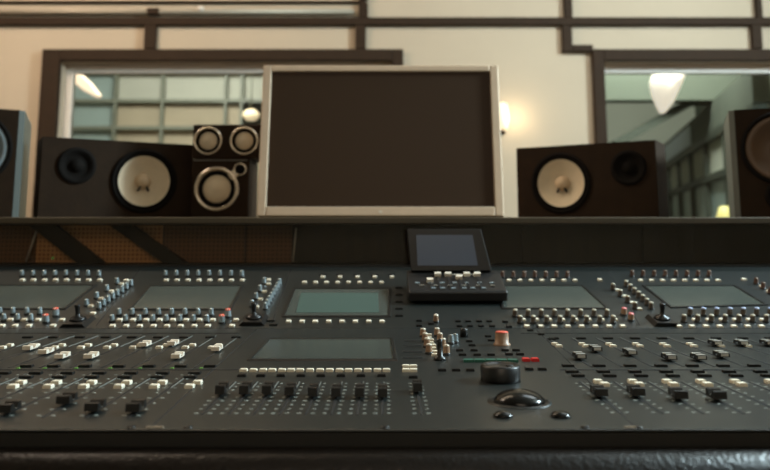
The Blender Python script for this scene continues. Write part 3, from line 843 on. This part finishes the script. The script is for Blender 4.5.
# bridge piece joining the two rings
T = Matrix.Translation((x+(x2-x)*.72, -.001, z+(z2-z)*.72)) @ Matrix.Rotation(-math.atan2(z2-z, x2-x), 4, 'Y')
MB().box(-.012, .008, -.008, 0, -.011, .011, 'ring', T).build('ring_link', s1, bevel=.002)
MB().box(-w1/2+.004, w1/2-.004, -.002, 0, h1-.006, h1-.003, 'capline').build('edge_strip', s1)
s2, w2, h2, _ = sbox(192, 263, 124.5, 157, 'satellite_speaker', 'small dark double speaker box stacked on the silver ringed speaker', zt1+.0004)
for u in (208.5, 244.5):
    x, z = L_(s2, u, 141); ring_driver(s2, x, z, 14.6*Ys/750)

# big outer speakers
def outer(name, ucor, ztop, side, label, cone):
    Yf = 1.72
    cx_ = wal(ucor, 217, Yf).x
    w, h, d = .27, ztop, .25
    yaw = -.18*side                        # turned inward
    r = empty(name, (cx_, Yf, SZ), (0, 0, -.38*side), label=label, cat='speaker', group='large black speakers at the ends of the shelf')
    # local x grows away from the picture centre
    s = side
    b = MB()
    x0, x1 = (0, w) if s > 0 else (-w, 0)
    dc = .092*s
    b.holed(x0, x1, h*.42, h, 0, dc, h*.63, .078, .04, 'cab').holed(x0, x1, 0, h*.42, 0, dc, h*.2, .035, .01, 'cab')
    b.box(x0, x1, .001, d, 0, .001, 'cab').box(x0, x1, .001, d, h-.001, h, 'cab').box(x0, x1, d-.001, d, 0, h, 'cab').box(w*s-.001, w*s, .001, d, 0, h, 'cab')
    b.build('cabinet', r)
    b = MB().prism([(0, 0), (-.012*s, .012), (-.012*s, d), (0, d)], 'z', 0, h, 'cabside'); b.build('side_panel', r, bevel=.001)
    b = MB().lathe([(.084, 0), (.084, -.005), (.076, -.006), (.072, .002)], 'rubber', 40, 'y', (dc, 0, h*.63), caps=False); b.build('surround', r)
    b = MB().lathe([(.074, -.002), (.066, -.006), (.058, .002), (.03, .025), (.02, .022), (0, .016)], cone, 40, 'y', (dc, 0, h*.63), caps=False); b.build('woofer_cone', r)
    MB().lathe([(.04, 0), (.04, -.004), (.03, -.004), (.02, .003), (.01, -.003), (0, -.005)], 'rubber', 32, 'y', (dc, 0, h*.2), caps=False).build('tweeter', r)
outer('monitor_speaker', 12, wal(385, 110, 1.72).z-SZ, -1, 'tall black speaker with a bluish cone at the far left end of the shelf', 'conegrey')
outer('monitor_speaker', 741, wal(385, 110, 1.72).z-SZ, 1, 'tall black speaker with a brown cone at the far right end of the shelf', 'conebrown')

# ---------------------------------------------------------------- light
def area(name, loc, target, size, power, col, sy=None):
    l = bpy.data.lights.new(name, 'AREA'); l.energy = power; l.color = col; l.size = size
    if sy: l.shape = 'RECTANGLE'; l.size_y = sy
    o = bpy.data.objects.new(name, l); COL.objects.link(o); o.location = loc
    o.rotation_euler = (Vector(target)-Vector(loc)).to_track_quat('-Z', 'Y').to_euler()
    return o
area('side_light_cool', (2.9, 1.45, 2.56), (0, .95, .85), .34, 185, (.72, .93, 1.0))
area('ceiling_light_warm', (-1.9, 2.0, 2.85), (-1.5, 3.4, 1.5), .7, 42, (1, .82, .66))
area('ceiling_light_wall', (1.3, 2.1, 2.85), (1.0, 3.6, 1.6), .7, 15, (.98, 1, .93))
area('room_fill', (0, -1.6, 2.7), (0, 1.5, 1.0), 1.6, 18, (1, .84, .66))
area('armrest_highlight_strip', (-1.1, 2.1, 2.92), (-1.1, 2.0, 0), 1.9, 16, (1, .78, .54), .2)  # unseen strip added overhead to give the armrest its highlight
area('armrest_highlight_strip', (1.3, 2.1, 2.92), (1.3, 2.0, 0), 1.3, 12, (.80, .93, 1), .2)  # cooler right half of the added highlight strip
area('far_room_light', (-1.2, 4.5, 2.9), (-1.2, 6.2, 1.2), 1.0, 80, (1, .99, .92))
area('far_room_light', (1.7, 4.35, 2.9), (2.0, 6.4, 1.2), .7, 130, (.94, 1, .92))
l = bpy.data.lights.new('wall_lamp_glow', 'POINT'); l.energy = .8; l.color = (1, .82, .55); l.shadow_soft_size = .03
o = bpy.data.objects.new('wall_lamp_glow', l); COL.objects.link(o); o.location = (sc_.location.x+.07, WY-.09, sc_.location.z)
W = bpy.data.worlds.new('world'); S.world = W; W.use_nodes = True
W.node_tree.nodes['Background'].inputs[0].default_value = (.05, .045, .04, 1)
W.node_tree.nodes['Background'].inputs[1].default_value = .5
S.view_settings.view_transform = 'Standard'; S.view_settings.look = 'None'; S.view_settings.gamma = 1
S.view_settings.use_curve_mapping = False; S.view_settings.exposure = 0
S.cycles.use_denoising = True
S.cycles.max_bounces = 8
